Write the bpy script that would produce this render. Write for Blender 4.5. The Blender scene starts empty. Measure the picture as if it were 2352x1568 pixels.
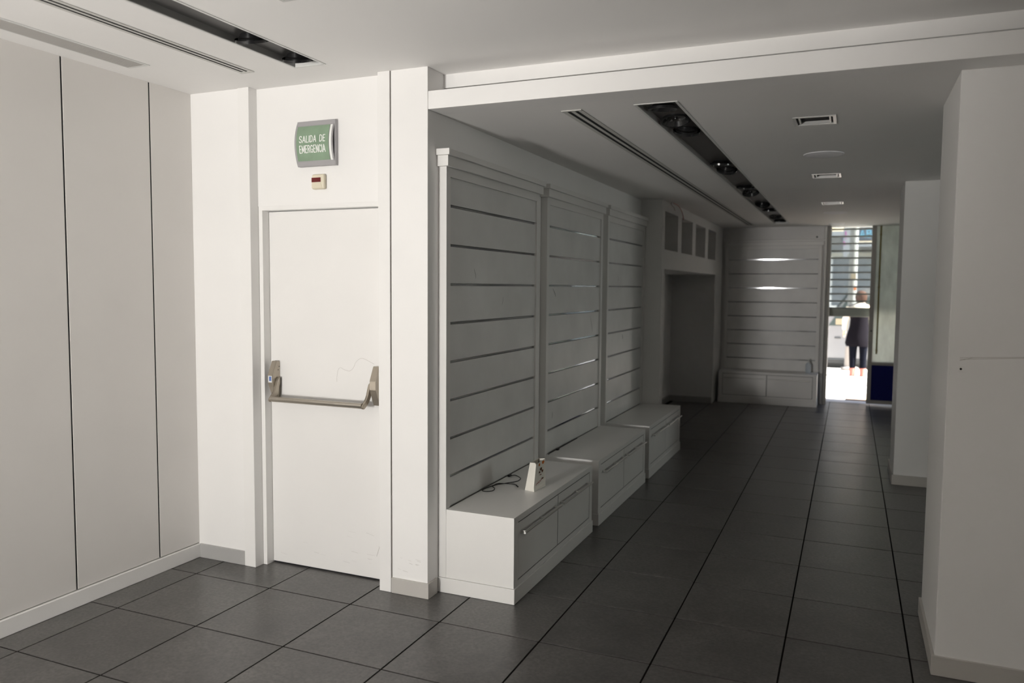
import bpy, bmesh, math, random
from mathutils import Vector, Matrix
random.seed(7)
scene = bpy.context.scene
COL = scene.collection

# ------------------------------------------------------------------ camera
F_PX, YAW, PITCH, ROLL = 1802.65, -0.406179, -0.069645, 0.0075965
CAM = Vector((3.216068, -3.155445, 1.568323))
cd = bpy.data.cameras.new('camera'); cam = bpy.data.objects.new('camera', cd); COL.objects.link(cam)
cd.sensor_fit = 'HORIZONTAL'; cd.sensor_width = 36.0; cd.lens = F_PX / 2352 * 36
cd.clip_start = 0.05; cd.clip_end = 200
_f = Vector((math.sin(YAW) * math.cos(PITCH), math.cos(YAW) * math.cos(PITCH), math.sin(PITCH)))
_r = Vector((math.cos(YAW), -math.sin(YAW), 0)); _u = _r.cross(_f)
_r2 = _r * math.cos(ROLL) + _u * math.sin(ROLL); _u2 = -_r * math.sin(ROLL) + _u * math.cos(ROLL)
_m = Matrix((_r2, _u2, -_f)).transposed().to_4x4(); _m.translation = CAM
cam.matrix_world = _m
cd.dof.use_dof = True; cd.dof.focus_distance = 4.0; cd.dof.aperture_fstop = 2.0
scene.camera = cam
scene.cycles.caustics_reflective = False; scene.cycles.caustics_refractive = False
scene.cycles.sample_clamp_indirect = 6.0

# ------------------------------------------------------------------ light
vs = scene.view_settings
vs.view_transform = 'Standard'; vs.look = 'None'; vs.gamma = 1.0; vs.use_curve_mapping = False; vs.exposure = 0.0
w = bpy.data.worlds.new('world'); scene.world = w; w.use_nodes = True
nt = w.node_tree; bg = nt.nodes['Background']
sky = nt.nodes.new('ShaderNodeTexSky'); sky.sky_type = 'NISHITA'; sky.sun_disc = False
sky.sun_elevation = math.radians(50); sky.sun_rotation = math.radians(90)
nt.links.new(sky.outputs[0], bg.inputs[0]); bg.inputs[1].default_value = 0.34
sd = bpy.data.lights.new('sun', 'SUN'); sd.energy = 60.0; sd.angle = math.radians(0.6); sd.color = (1.0, 0.96, 0.9)
sun = bpy.data.objects.new('sun', sd); COL.objects.link(sun)
sun.rotation_euler = Vector((-0.72, 0.02, -0.69)).to_track_quat('-Z', 'Y').to_euler(); sun.location = (12, 12, 14)
# daylight from the half open street entrance in the rear wall
ld = bpy.data.lights.new('rear_entrance_daylight', 'AREA'); ld.shape = 'RECTANGLE'; ld.size = 0.32; ld.size_y = 0.60
ld.energy = 138; ld.color = (1.0, 0.972, 0.932); ld.spread = math.radians(150)
lo = bpy.data.objects.new('rear_entrance_daylight', ld); COL.objects.link(lo)
lo.location = (0.92, -5.30, 1.02)
lo.rotation_euler = Vector((0.0, 1.0, 0.50)).to_track_quat('-Z', 'Y').to_euler()

# fill lamp added in an unseen side bay to brighten the display units
l2 = bpy.data.lights.new('side_bay_fill', 'AREA'); l2.shape = 'RECTANGLE'; l2.size = 1.5; l2.size_y = 0.9
l2.energy = 36; l2.color = (0.93, 1.0, 0.96)
l2o = bpy.data.objects.new('side_bay_fill', l2); COL.objects.link(l2o)
l2o.location = (9.12, 2.90, 1.85); l2o.rotation_euler = Vector((-1.0, 0.0, 0.0)).to_track_quat('-Z', 'Y').to_euler()

# ------------------------------------------------------------------ materials
M = {}
def mat(name, col, rough=0.5, metal=0.0, spec=0.5, var=None, bump=None, trans=None):
    m = bpy.data.materials.new(name); m.use_nodes = True; t = m.node_tree; b = t.nodes['Principled BSDF']
    b.inputs['Base Color'].default_value = (*col, 1); b.inputs['Roughness'].default_value = rough
    b.inputs['Metallic'].default_value = metal; b.inputs['Specular IOR Level'].default_value = spec
    geo = None
    def pos():
        nonlocal geo
        if geo is None: geo = t.nodes.new('ShaderNodeNewGeometry')
        return geo.outputs['Position']
    if var:                                   # var = (scale, darker colour factor, detail)
        n = t.nodes.new('ShaderNodeTexNoise'); n.inputs['Scale'].default_value = var[0]; n.inputs['Detail'].default_value = 6
        t.links.new(pos(), n.inputs['Vector'])
        r = t.nodes.new('ShaderNodeMapRange'); r.inputs['From Min'].default_value = 0.3; r.inputs['From Max'].default_value = 0.7
        r.inputs['To Min'].default_value = var[1]; r.inputs['To Max'].default_value = 1.0
        t.links.new(n.outputs['Fac'], r.inputs['Value'])
        mx = t.nodes.new('ShaderNodeMix'); mx.data_type = 'RGBA'; mx.blend_type = 'MULTIPLY'; mx.inputs['Factor'].default_value = 1
        mx.inputs[6].default_value = (*col, 1); t.links.new(r.outputs[0], mx.inputs[7]); t.links.new(mx.outputs[2], b.inputs['Base Color'])
    if bump:                                  # bump = (scale, strength, distance)
        n = t.nodes.new('ShaderNodeTexNoise'); n.inputs['Scale'].default_value = bump[0]; n.inputs['Detail'].default_value = 4
        t.links.new(pos(), n.inputs['Vector'])
        bp = t.nodes.new('ShaderNodeBump'); bp.inputs['Strength'].default_value = bump[1]; bp.inputs['Distance'].default_value = bump[2]
        t.links.new(n.outputs['Fac'], bp.inputs['Height']); t.links.new(bp.outputs[0], b.inputs['Normal'])
    M[name] = m
    return m

mat('wall_paint', (0.875, 0.863, 0.848), 0.55, var=(1.3, 0.96), bump=(90, 0.08, 0.002))
mat('ceiling_paint', (0.895, 0.88, 0.862), 0.7, var=(0.9, 0.96), bump=(70, 0.06, 0.002))
mat('panel_satin', (0.79, 0.765, 0.735), 0.38, var=(2.0, 0.96))
mat('door_lacquer', (0.85, 0.836, 0.818), 0.42, var=(1.6, 0.96))
mat('laminate', (0.82, 0.808, 0.785), 0.40, spec=0.7, var=(1.7, 0.93), bump=(60, 0.04, 0.001))
mat('slat_laminate', (0.80, 0.797, 0.78), 0.40, spec=0.8, var=(3.2, 0.86), bump=(9, 0.10, 0.004))
mat('white_trim', (0.85, 0.838, 0.82), 0.45)
mat('grey_skirting', (0.40, 0.395, 0.385), 0.4)
mat('beige_skirting', (0.50, 0.48, 0.45), 0.42)
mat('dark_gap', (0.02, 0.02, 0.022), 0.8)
mat('seam', (0.14, 0.11, 0.09), 0.8)
mat('grout', (0.010, 0.008, 0.007), 0.95, spec=0.1)
mat('aluminium', (0.46, 0.48, 0.50), 0.065, metal=1.0)
mat('satin_aluminium', (0.55, 0.55, 0.54), 0.42, metal=0.9)
mat('steel_bar', (0.66, 0.65, 0.62), 0.34, metal=0.9)
mat('champagne_metal', (0.46, 0.41, 0.34), 0.36, metal=0.75)
mat('champagne_bar', (0.50, 0.46, 0.40), 0.30, metal=0.85)
mat('light_frame', (0.72, 0.72, 0.70), 0.4)
mat('trough_grey', (0.30, 0.30, 0.29), 0.4)
mat('trough_plate', (0.06, 0.058, 0.056), 0.4)
mat('trough_black', (0.018, 0.018, 0.019), 0.35)
mat('lamp_black', (0.012, 0.012, 0.013), 0.22, spec=0.6)
mat('lamp_reflector', (0.25, 0.25, 0.26), 0.12, metal=1.0)
mat('diffuser_grey', (0.60, 0.59, 0.56), 0.45)
mat('grille_paint', (0.62, 0.60, 0.57), 0.5)
mat('sign_shell', (0.40, 0.39, 0.40), 0.4, metal=0.3)
mat('sign_green', (0.25, 0.355, 0.245), 0.4, var=(14, 0.82))
mat('sign_white', (0.86, 0.87, 0.84), 0.5)
mat('cream_plastic', (0.72, 0.66, 0.52), 0.4)
mat('red_lens', (0.13, 0.008, 0.010), 0.15, spec=0.7)
mat('paper', (0.82, 0.79, 0.72), 0.7)
mat('print_orange', (0.62, 0.16, 0.015), 0.7)
mat('print_brown', (0.13, 0.045, 0.015), 0.7)
mat('print_red', (0.33, 0.09, 0.08), 0.7)
mat('black_rubber', (0.012, 0.012, 0.013), 0.45)
mat('red_wire', (0.42, 0.045, 0.02), 0.45)
mat('brown_wire', (0.09, 0.05, 0.03), 0.5)
mat('speaker_white', (0.86, 0.85, 0.87), 0.55)
mat('door_metal', (0.23, 0.22, 0.20), 0.45, metal=0.2)
mat('blue_panel', (0.002, 0.005, 0.085), 0.6, spec=0.12)
mat('brass_rod', (0.16, 0.13, 0.035), 0.4, metal=0.4)
mat('shutter_grey', (0.26, 0.27, 0.245), 0.5)
mat('shutter_bottom', (0.34, 0.37, 0.33), 0.5)
mat('pavement', (0.62, 0.58, 0.54), 0.8, var=(3, 0.9))
mat('asphalt', (0.10, 0.10, 0.10), 0.9)
mat('kerb_stone', (0.55, 0.53, 0.50), 0.8)
mat('mat_beige', (0.40, 0.29, 0.22), 0.9)
mat('van_white', (0.22, 0.225, 0.235), 0.35)
mat('tyre', (0.02, 0.02, 0.02), 0.8)
mat('van_dark', (0.025, 0.028, 0.03), 0.4)
mat('van_glass', (0.05, 0.07, 0.07), 0.08)
mat('facade_grey', (0.30, 0.315, 0.33), 0.8, var=(0.8, 0.85))
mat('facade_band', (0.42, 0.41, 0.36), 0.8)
mat('facade_window', (0.20, 0.22, 0.24), 0.3)
mat('white_frame', (0.85, 0.86, 0.85), 0.5)
mat('sign_cyan', (0.20, 0.62, 0.95), 0.5)
mat('sign_navy', (0.10, 0.13, 0.20), 0.6)
mat('awning_cream', (0.30, 0.25, 0.17), 0.8)
mat('banner_white', (0.6, 0.6, 0.6), 0.7)
mat('print_magenta', (0.55, 0.10, 0.40), 0.7)
mat('pole_paint', (0.22, 0.225, 0.22), 0.5)
mat('pole_base', (0.24, 0.22, 0.20), 0.7)
mat('coat', (0.0035, 0.003, 0.0045), 0.9, spec=0.05)
mat('trousers', (0.002, 0.0025, 0.005), 0.9, spec=0.05)
mat('boot_red', (0.30, 0.11, 0.09), 0.7, spec=0.2)
mat('sweater', (0.72, 0.63, 0.52), 0.9)
mat('hair', (0.055, 0.020, 0.009), 0.7, spec=0.2)
mat('skin', (0.55, 0.33, 0.24), 0.55)
mat('sanitizer', (0.62, 0.68, 0.74), 0.12, spec=0.6)
mat('hole', (0.006, 0.006, 0.006), 0.9)
mat('sticker_blue', (0.10, 0.18, 0.45), 0.4)
mat('sticker_white', (0.75, 0.76, 0.78), 0.4)
mat('pencil_grey', (0.48, 0.45, 0.42), 0.8)
mat('scuff', (0.42, 0.42, 0.41), 0.5)

def tile_mat():
    m = bpy.data.materials.new('floor_tile'); m.use_nodes = True; t = m.node_tree; b = t.nodes['Principled BSDF']
    g = t.nodes.new('ShaderNodeNewGeometry'); oi = t.nodes.new('ShaderNodeObjectInfo')
    add = t.nodes.new('ShaderNodeVectorMath'); add.operation = 'ADD'
    sc = t.nodes.new('ShaderNodeVectorMath'); sc.operation = 'SCALE'; sc.inputs['Scale'].default_value = 0.0
    t.links.new(g.outputs['Position'], add.inputs[0]); t.links.new(oi.outputs['Random'], add.inputs[1])
    n1 = t.nodes.new('ShaderNodeTexNoise'); n1.inputs['Scale'].default_value = 5; n1.inputs['Detail'].default_value = 8; n1.inputs['Roughness'].default_value = 0.7
    n2 = t.nodes.new('ShaderNodeTexNoise'); n2.inputs['Scale'].default_value = 70; n2.inputs['Detail'].default_value = 5
    for n in (n1, n2): t.links.new(add.outputs[0], n.inputs['Vector'])
    mx = t.nodes.new('ShaderNodeMath'); mx.operation = 'MULTIPLY'; t.links.new(n1.outputs['Fac'], mx.inputs[0]); t.links.new(n2.outputs['Fac'], mx.inputs[1])
    cr = t.nodes.new('ShaderNodeValToRGB'); cr.color_ramp.elements[0].position = 0.12; cr.color_ramp.elements[1].position = 0.42
    cr.color_ramp.elements[0].color = (0.062, 0.060, 0.058, 1); cr.color_ramp.elements[1].color = (0.134, 0.128, 0.122, 1)
    t.links.new(mx.outputs[0], cr.inputs[0])
    rv = t.nodes.new('ShaderNodeMapRange'); rv.inputs['To Min'].default_value = 0.92; rv.inputs['To Max'].default_value = 1.06; t.links.new(oi.outputs['Random'], rv.inputs['Value'])
    mm = t.nodes.new('ShaderNodeMix'); mm.data_type = 'RGBA'; mm.blend_type = 'MULTIPLY'; mm.inputs['Factor'].default_value = 1
    t.links.new(cr.outputs[0], mm.inputs[6]); t.links.new(rv.outputs[0], mm.inputs[7]); t.links.new(mm.outputs[2], b.inputs['Base Color'])
    rr = t.nodes.new('ShaderNodeMapRange'); rr.inputs['To Min'].default_value = 0.24; rr.inputs['To Max'].default_value = 0.42
    t.links.new(n1.outputs['Fac'], rr.inputs['Value']); t.links.new(rr.outputs[0], b.inputs['Roughness'])
    bp = t.nodes.new('ShaderNodeBump'); bp.inputs['Strength'].default_value = 0.12; bp.inputs['Distance'].default_value = 0.002
    t.links.new(n2.outputs['Fac'], bp.inputs['Height']); t.links.new(bp.outputs[0], b.inputs['Normal'])
    M['floor_tile'] = m
tile_mat()

def mix_transparent(name, col, opaque, rough=0.4, translucent=False, noise=None):
    m = bpy.data.materials.new(name); m.use_nodes = True; t = m.node_tree; t.nodes.clear()
    out = t.nodes.new('ShaderNodeOutputMaterial'); mx = t.nodes.new('ShaderNodeMixShader'); tr = t.nodes.new('ShaderNodeBsdfTransparent')
    tr.inputs[0].default_value = (0.93, 0.96, 0.95, 1)
    d = t.nodes.new('ShaderNodeBsdfDiffuse'); d.inputs[0].default_value = (*col, 1); src = d.outputs[0]
    if noise:
        g = t.nodes.new('ShaderNodeNewGeometry'); mp = t.nodes.new('ShaderNodeMapping'); mp.inputs['Scale'].default_value = noise
        n = t.nodes.new('ShaderNodeTexNoise'); n.inputs['Scale'].default_value = 1.0; n.inputs['Detail'].default_value = 4
        t.links.new(g.outputs['Position'], mp.inputs[0]); t.links.new(mp.outputs[0], n.inputs['Vector'])
        cr = t.nodes.new('ShaderNodeValToRGB'); cr.color_ramp.elements[0].position = 0.3; cr.color_ramp.elements[1].position = 0.7
        cr.color_ramp.elements[0].color = (*[c * 0.7 for c in col], 1); cr.color_ramp.elements[1].color = (*[min(1, c * 1.15) for c in col], 1)
        t.links.new(n.outputs['Fac'], cr.inputs[0]); t.links.new(cr.outputs[0], d.inputs[0])
    if translucent:
        tl = t.nodes.new('ShaderNodeBsdfTranslucent'); tl.inputs[0].default_value = (*[c * 0.5 for c in col], 1)
        a = t.nodes.new('ShaderNodeAddShader'); t.links.new(d.outputs[0], a.inputs[0]); t.links.new(tl.outputs[0], a.inputs[1]); src = a.outputs[0]
    mx.inputs[0].default_value = opaque
    t.links.new(tr.outputs[0], mx.inputs[1]); t.links.new(src, mx.inputs[2]); t.links.new(mx.outputs[0], out.inputs[0])
    M[name] = m
mix_transparent('shutter_clear', (0.42, 0.45, 0.47), 0.30)
mix_transparent('whitewashed_glass', (0.48, 0.50, 0.475), 0.94, translucent=True, noise=(9, 9, 3.5))

# ------------------------------------------------------------------ mesh helpers
def box(bm, x0, x1, y0, y1, z0, z1, bev=0.0, seg=1):
    v = [bm.verts.new(p) for p in ((x0, y0, z0), (x1, y0, z0), (x1, y1, z0), (x0, y1, z0), (x0, y0, z1), (x1, y0, z1), (x1, y1, z1), (x0, y1, z1))]
    fs = [bm.faces.new([v[i] for i in q]) for q in ((3, 2, 1, 0), (4, 5, 6, 7), (0, 1, 5, 4), (1, 2, 6, 5), (2, 3, 7, 6), (3, 0, 4, 7))]
    if bev > 0:
        es = set(e for f in fs for e in f.edges)
        bmesh.ops.bevel(bm, geom=list(es), offset=bev, segments=seg, affect='EDGES', profile=0.5)
    return bm
def bx(x0, x1, y0, y1, z0, z1, bev=0.0, seg=1):
    return box(bmesh.new(), x0, x1, y0, y1, z0, z1, bev, seg)
def prism(bm, poly, a0, a1, axis='x'):
    """poly: list of 2D points in the two other axes (in xyz order), extruded along axis from a0 to a1"""
    def P(a, q):
        return {'x': (a, q[0], q[1]), 'y': (q[0], a, q[1]), 'z': (q[0], q[1], a)}[axis]
    A = [bm.verts.new(P(a0, q)) for q in poly]; B = [bm.verts.new(P(a1, q)) for q in poly]; n = len(poly)
    bm.faces.new(A); bm.faces.new(B[::-1])
    for i in range(n): bm.faces.new((A[i], B[i], B[(i + 1) % n], A[(i + 1) % n]))
    return bm
def tube(bm, pts, r, seg=8, cap=True, flat=None):
    """sweep a circle along pts; r number or list; flat=(vector, factor) squashes"""
    pts = [Vector(p) for p in pts]; n = len(pts); rs = r if isinstance(r, (list, tuple)) else [r] * n
    rings = []; up = None
    for i, p in enumerate(pts):
        t = (pts[min(i + 1, n - 1)] - pts[max(i - 1, 0)]).normalized()
        if up is None:
            up = Vector((0, 0, 1)) if abs(t.z) < 0.9 else Vector((0, 1, 0))
        a = t.cross(up)
        if a.length < 1e-6: a = t.orthogonal()
        a.normalize(); b = a.cross(t).normalized(); up = b
        rings.append([bm.verts.new(p + (a * math.cos(k * 2 * math.pi / seg) + b * math.sin(k * 2 * math.pi / seg)) * rs[i]) for k in range(seg)])
    for i in range(n - 1):
        for k in range(seg):
            bm.faces.new((rings[i][k], rings[i][(k + 1) % seg], rings[i + 1][(k + 1) % seg], rings[i + 1][k]))
    if cap: bm.faces.new(rings[0][::-1]); bm.faces.new(rings[-1])
    return bm
def rings(bm, lst, seg=20, cap0=True, cap1=True):
    """lst of (cx, cy, z, rx, ry)"""
    R = [[bm.verts.new((cx + rx * math.cos(k * 2 * math.pi / seg), cy + ry * math.sin(k * 2 * math.pi / seg), z)) for k in range(seg)] for cx, cy, z, rx, ry in lst]
    for i in range(len(R) - 1):
        for k in range(seg): bm.faces.new((R[i][k], R[i][(k + 1) % seg], R[i + 1][(k + 1) % seg], R[i + 1][k]))
    if cap0: bm.faces.new(R[0][::-1])
    if cap1: bm.faces.new(R[-1])
    return bm
def smooth_pts(pts, n=6):
    P = [Vector(p) for p in pts]; out = []
    for i in range(len(P) - 1):
        p0, p1, p2, p3 = P[max(i - 1, 0)], P[i], P[i + 1], P[min(i + 2, len(P) - 1)]
        for k in range(n):
            t = k / n
            out.append(0.5 * ((2 * p1) + (p2 - p0) * t + (2 * p0 - 5 * p1 + 4 * p2 - p3) * t * t + (3 * p1 - p0 - 3 * p2 + p3) * t ** 3))
    out.append(P[-1]); return out

def obj(name, bm, m, parent=None, off=None, smooth=False):
    me = bpy.data.meshes.new(name)
    if off is not None: bmesh.ops.translate(bm, verts=bm.verts, vec=-Vector(off))
    bmesh.ops.recalc_face_normals(bm, faces=bm.faces)
    if smooth:
        for f in bm.faces: f.smooth = True
    bm.to_mesh(me); bm.free()
    me.materials.append(M[m]) if isinstance(m, str) else [me.materials.append(M[q]) for q in m]
    if smooth:
        try: me.set_sharp_from_angle(angle=math.radians(40))
        except Exception: pass
    o = bpy.data.objects.new(name, me); COL.objects.link(o)
    if parent is not None: o.parent = parent
    return o
def tag(o, label=None, cat=None, group=None, kind=None):
    if label: o['label'] = label
    if cat: o['category'] = cat
    if group: o['group'] = group
    if kind: o['kind'] = kind
    return o
class Thing:
    """an Empty at the thing's base; parts are given in world coordinates"""
    def __init__(s, name, loc, label=None, cat=None, group=None, kind=None):
        s.loc = Vector(loc); s.root = bpy.data.objects.new(name, None); s.root.empty_display_size = 0.1
        COL.objects.link(s.root); s.root.location = s.loc; tag(s.root, label, cat, group, kind)
    def part(s, name, bm, m, under=None, smooth=False):
        return obj(name, bm, m, under or s.root, s.loc, smooth)
def copy_tree(o, parent=None):
    c = o.copy(); COL.objects.link(c); c.parent = parent
    for ch in [q for q in o.children]: copy_tree(ch, c)
    return c
def struct(name, bm, m, label, cat, loc=None, smooth=False):
    o = obj(name, bm, m, None, loc, smooth)
    if loc is not None: o.location = loc
    return tag(o, label, cat, None, 'structure')
def slab(bm, xs, ys, holes, z0, z1):
    """rectangular slab with rectangular holes"""
    X = sorted(set([xs[0], xs[1]] + [h[i] for h in holes for i in (0, 1)])); Y = sorted(set([ys[0], ys[1]] + [h[i] for h in holes for i in (2, 3)]))
    X = [x for x in X if xs[0] <= x <= xs[1]]; Y = [y for y in Y if ys[0] <= y <= ys[1]]
    for i in range(len(X) - 1):
        run = None
        for j in range(len(Y) - 1):
            cx, cy = (X[i] + X[i + 1]) / 2, (Y[j] + Y[j + 1]) / 2
            h = any(a < cx < b and c < cy < d for a, b, c, d in holes)
            if h:
                if run is not None: box(bm, X[i], X[i + 1], run, Y[j], z0, z1); run = None
            elif run is None: run = Y[j]
        if run is not None: box(bm, X[i], X[i + 1], run, Y[-1], z0, z1)
    return bm

# ------------------------------------------------------------------ dimensions
XL = -0.19        # panelled wall
YD = 0.217        # plane of the wall with the emergency exit
XC = 1.314        # passage wall behind the display units
XR = 4.6
YB = -5.35        # rear wall
YF = 8.345        # end wall
ZM, ZP = 2.62, 2.42

# ------------------------------------------------------------------ floor
floor = struct('floor', slab(bmesh.new(), (-0.6, XR + 0.2), (YB - 0.2, 8.62), [], -0.10, -0.0035), 'grout', 'dark grey tiled shop floor with near-black joints', 'floor')
T, G = 0.5, 0.0075
full = None
def clip_tile(x0, x1, y0, y1):
    x0 = max(x0, XL); x1 = min(x1, XR); y0 = max(y0, YB); y1 = min(y1, 8.6)
    if y0 >= 0 and x1 <= 1.0 + 1e-6: y1 = min(y1, 0.33)
    if y0 >= 0.49 and x1 <= 1.01:
        if not (4.49 <= y0 < 7.7 and x0 > 0.49): return None
        x0 = 0.945
    if 0.49 <= y0 < 4.5 and x0 < XC: x0 = max(x0, 1.2)
    return (x0, x1, y0, y1) if x1 - x0 > 0.02 and y1 - y0 > 0.02 else None
for j in range(-11, 18):
    for i in range(-1, 10):
        c = clip_tile(i * T, (i + 1) * T, j * T, (j + 1) * T)
        if c is None or (j > 12 and False): continue
        x0, x1, y0, y1 = c
        isfull = abs(x1 - x0 - T) < 1e-6 and abs(y1 - y0 - T) < 1e-6
        if isfull and full is not None: me = full
        else:
            bm = bx(0 if x0 > i * T + 1e-6 else G / 2, x1 - x0 - (G / 2 if abs(x1 - (i + 1) * T) < 1e-6 else 0), G / 2 if abs(y0 - j * T) < 1e-6 else 0, y1 - y0 - (G / 2 if abs(y1 - (j + 1) * T) < 1e-6 else 0), -0.008, 0.0, 0.0006)
            me = bpy.data.meshes.new('tile'); bmesh.ops.recalc_face_normals(bm, faces=bm.faces); bm.to_mesh(me); bm.free(); me.materials.append(M['floor_tile'])
            if isfull: full = me
        o = bpy.data.objects.new('tile', me); COL.objects.link(o); o.parent = floor; o.location = (x0, y0, random.uniform(-0.0006, 0.0))

# ------------------------------------------------------------------ walls
TH = 0.15
wl = struct('wall_left', bx(XL - TH, XL - 0.018, YB - 0.2, YD + 0.3, 0, ZM + 0.25), 'dark_gap', 'wall of tall off-white panels with thin dark vertical joints', 'wall')
gy = [-0.066 - 0.5 * k for k in range(0, 11)]
ed = [YD] + gy + [YB]
for k in range(len(ed) - 1):
    y1 = ed[k] - (0.0048 if k else 0); y0 = ed[k + 1] + (0.0048 if k < len(ed) - 2 else 0)
    if y1 - y0 > 0.02: obj('panel', bx(XL - 0.018, XL, y0, y1, 0.083, ZM, 0.0006), 'panel_satin', wl)
for y in gy[:10]: obj('joint_strip', bx(XL - 0.018, XL - 0.0025, y - 0.0047, y + 0.0047, 0.083, ZM - 0.002), 'dark_gap', wl)
struct('baseboard_left', bx(XL - 0.016, XL + 0.012, YB, YD, 0, 0.078, 0.002), 'white_trim', 'white skirting board along the panelled wall', 'skirting board')

# wall with the emergency exit
bm = bmesh.new()
box(bm, XL - TH, 0.228, YD, 0.55, 0, ZM + 0.1)                 # strip beside the door
box(bm, 1.04, 1.10, 0.268, 0.55, 0, ZM + 0.1)
box(bm, 0.22, 1.05, 0.268, 0.55, 1.994, ZM + 0.1)              # over the door
struct('wall_front', bm, 'wall_paint', 'white wall around the emergency exit door', 'wall')
struct('trim_1', bx(0.153, 0.229, YD - 0.0125, 0.268, 0, ZM, 0.0015), 'white_trim', 'flat white casing on the panelled-wall side of the exit door', 'door casing')
struct('trim_2', bx(1.034, 1.103, YD - 0.006, 0.30, 0, ZM, 0.0015), 'white_trim', 'flat white casing between the exit door and the pier', 'door casing')
struct('baseboard_front', bx(XL + 0.012, 0.153, YD - 0.012, YD + 0.01, 0, 0.079, 0.0015), 'grey_skirting', 'grey skirting board between panelled wall and exit door', 'skirting board')
pier = struct('pier', bx(1.108, XC, YD, 0.62, 0, ZM), 'wall_paint', 'white pier between the exit door and the display units', 'pier')
obj('joint', bx(1.1035, 1.1078, YD + 0.006, 0.4, 0, ZM), 'seam', pier)
bm = bmesh.new(); box(bm, 1.107, XC + 0.010, YD - 0.010, YD + 0.004, 0, 0.079, 0.0015); box(bm, XC - 0.004, XC + 0.010, YD + 0.002, 0.302, 0, 0.079, 0.0015)
struct('baseboard_pier', bm, 'beige_skirting', 'grey skirting board around the foot of the pier', 'skirting board')

# passage wall, recess block with pigeonholes, end wall
struct('wall_passage', bx(0.75, XC, 0.62, 4.43, 0, ZM), 'wall_paint', 'white passage wall behind the slatwall display units', 'wall')
NX, NY0, NY1 = 1.525, 4.43, 7.98
cub = [(4.545, 5.185), (5.375, 6.01), (6.21, 6.875), (7.08, 7.70)]
bm = bmesh.new()
OPY0, OPY1, OPZ = 4.565, 7.715, 1.752
CZ0, CZ1 = 1.945, 2.318
# front frame of the block
box(bm, 0.75, NX, NY0, OPY0, 0, CZ0); box(bm, 0.75, NX, OPY1, YF, 0, CZ0)       # side piers
box(bm, 0.75, NX, OPY0, OPY1, OPZ, CZ0)                                          # lintel
box(bm, 0.75, NX, NY0, YF, CZ1, ZP)                                              # top band
cy = [NY0] + [v for c in cub for v in c] + [YF]
for k in range(0, len(cy), 2): box(bm, 0.75, NX, cy[k], cy[k + 1], CZ0, CZ1)
box(bm, 0.75, NX - 0.30, NY0, YF, CZ0, CZ1)                                       # pigeonhole backs
box(bm, 0.75, 0.94, OPY0, OPY1, 0, OPZ)                                           # back of the recess
struct('wall_recess', bm, 'wall_paint', 'white wall block with tall open recess under four square pigeonholes', 'wall')
bm = bmesh.new(); box(bm, 0.94, 0.952, OPY0, OPY1, 0, 0.08); box(bm, 0.952, NX - 0.01, OPY1 - 0.012, OPY1, 0, 0.08)
struct('baseboard_recess', bm, 'grey_skirting', 'grey skirting board inside the tall wall recess', 'skirting board')
wf = struct('wall_end', bx(0.75, 2.912, YF, YF + 0.2, 0, ZP + 0.05), 'wall_paint', 'white end wall behind the slatwall unit by the street entrance', 'wall')
for hx, hz in ((2.771, 2.274), (2.878, 2.124)):
    obj('cable_hole', rings(bmesh.new(), [(0, 0, 0, 0.012, 0.012), (0, 0, 0.004, 0.011, 0.011)], 14), 'hole', wf)
    h = wf.children[-1]; h.rotation_euler = (math.pi / 2, 0, 0); h.location = (hx, YF + 0.001, hz)
_b = bx(XR, XR + TH, YB - 0.2, 1.035, 0, ZM + 0.25); box(_b, XR, XR + TH, 3.81, 8.9, 0, ZM + 0.25)
struct('wall_right', _b, 'wall_paint', 'white side wall behind the columns, open to an added side bay', 'wall')
_b = bmesh.new(); box(_b, XR, 9.3, 0.90, 1.035, 0, ZM); box(_b, XR, 9.3, 3.81, 3.95, 0, ZM); box(_b, 9.18, 9.3, 1.035, 3.81, 0, ZM)  # unseen bay added to house the fill lamp, grey to limit its bounce
struct('wall_added_bay', _b, 'facade_band', 'grey walls of the unseen bay added around the side fill lamp', 'wall')
struct('ceiling_added_bay', bx(XR + TH, 9.3, 0.95, 3.9, ZP, ZP + 0.05), 'facade_band', 'grey ceiling of the added side bay', 'ceiling')
struct('floor_added_bay', bx(XR, 9.3, 0.95, 3.9, -0.1, -0.001), 'floor_tile', 'dark floor of the added side bay', 'floor')
bm = bmesh.new(); box(bm, XL - TH, 0.62, YB - 0.15, YB, 0, ZM + 0.25); box(bm, 1.22, XR + TH, YB - 0.15, YB, 0, ZM + 0.25); box(bm, 0.62, 1.22, YB - 0.15, YB, 1.52, ZM + 0.25)
struct('wall_rear', bm, 'wall_paint', 'white rear wall with a half open street entrance', 'wall')
_b = bx(1.62, 1.78, YB, -3.90, 0, ZM); box(_b, 1.29, 1.62, -4.0, -3.90, 0, 1.30)  # partition and half wall added to keep rear light off the columns
struct('wall_light_blocker', _b, 'wall_paint', 'unseen white partition added to block light from the rear entrance', 'wall')
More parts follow.
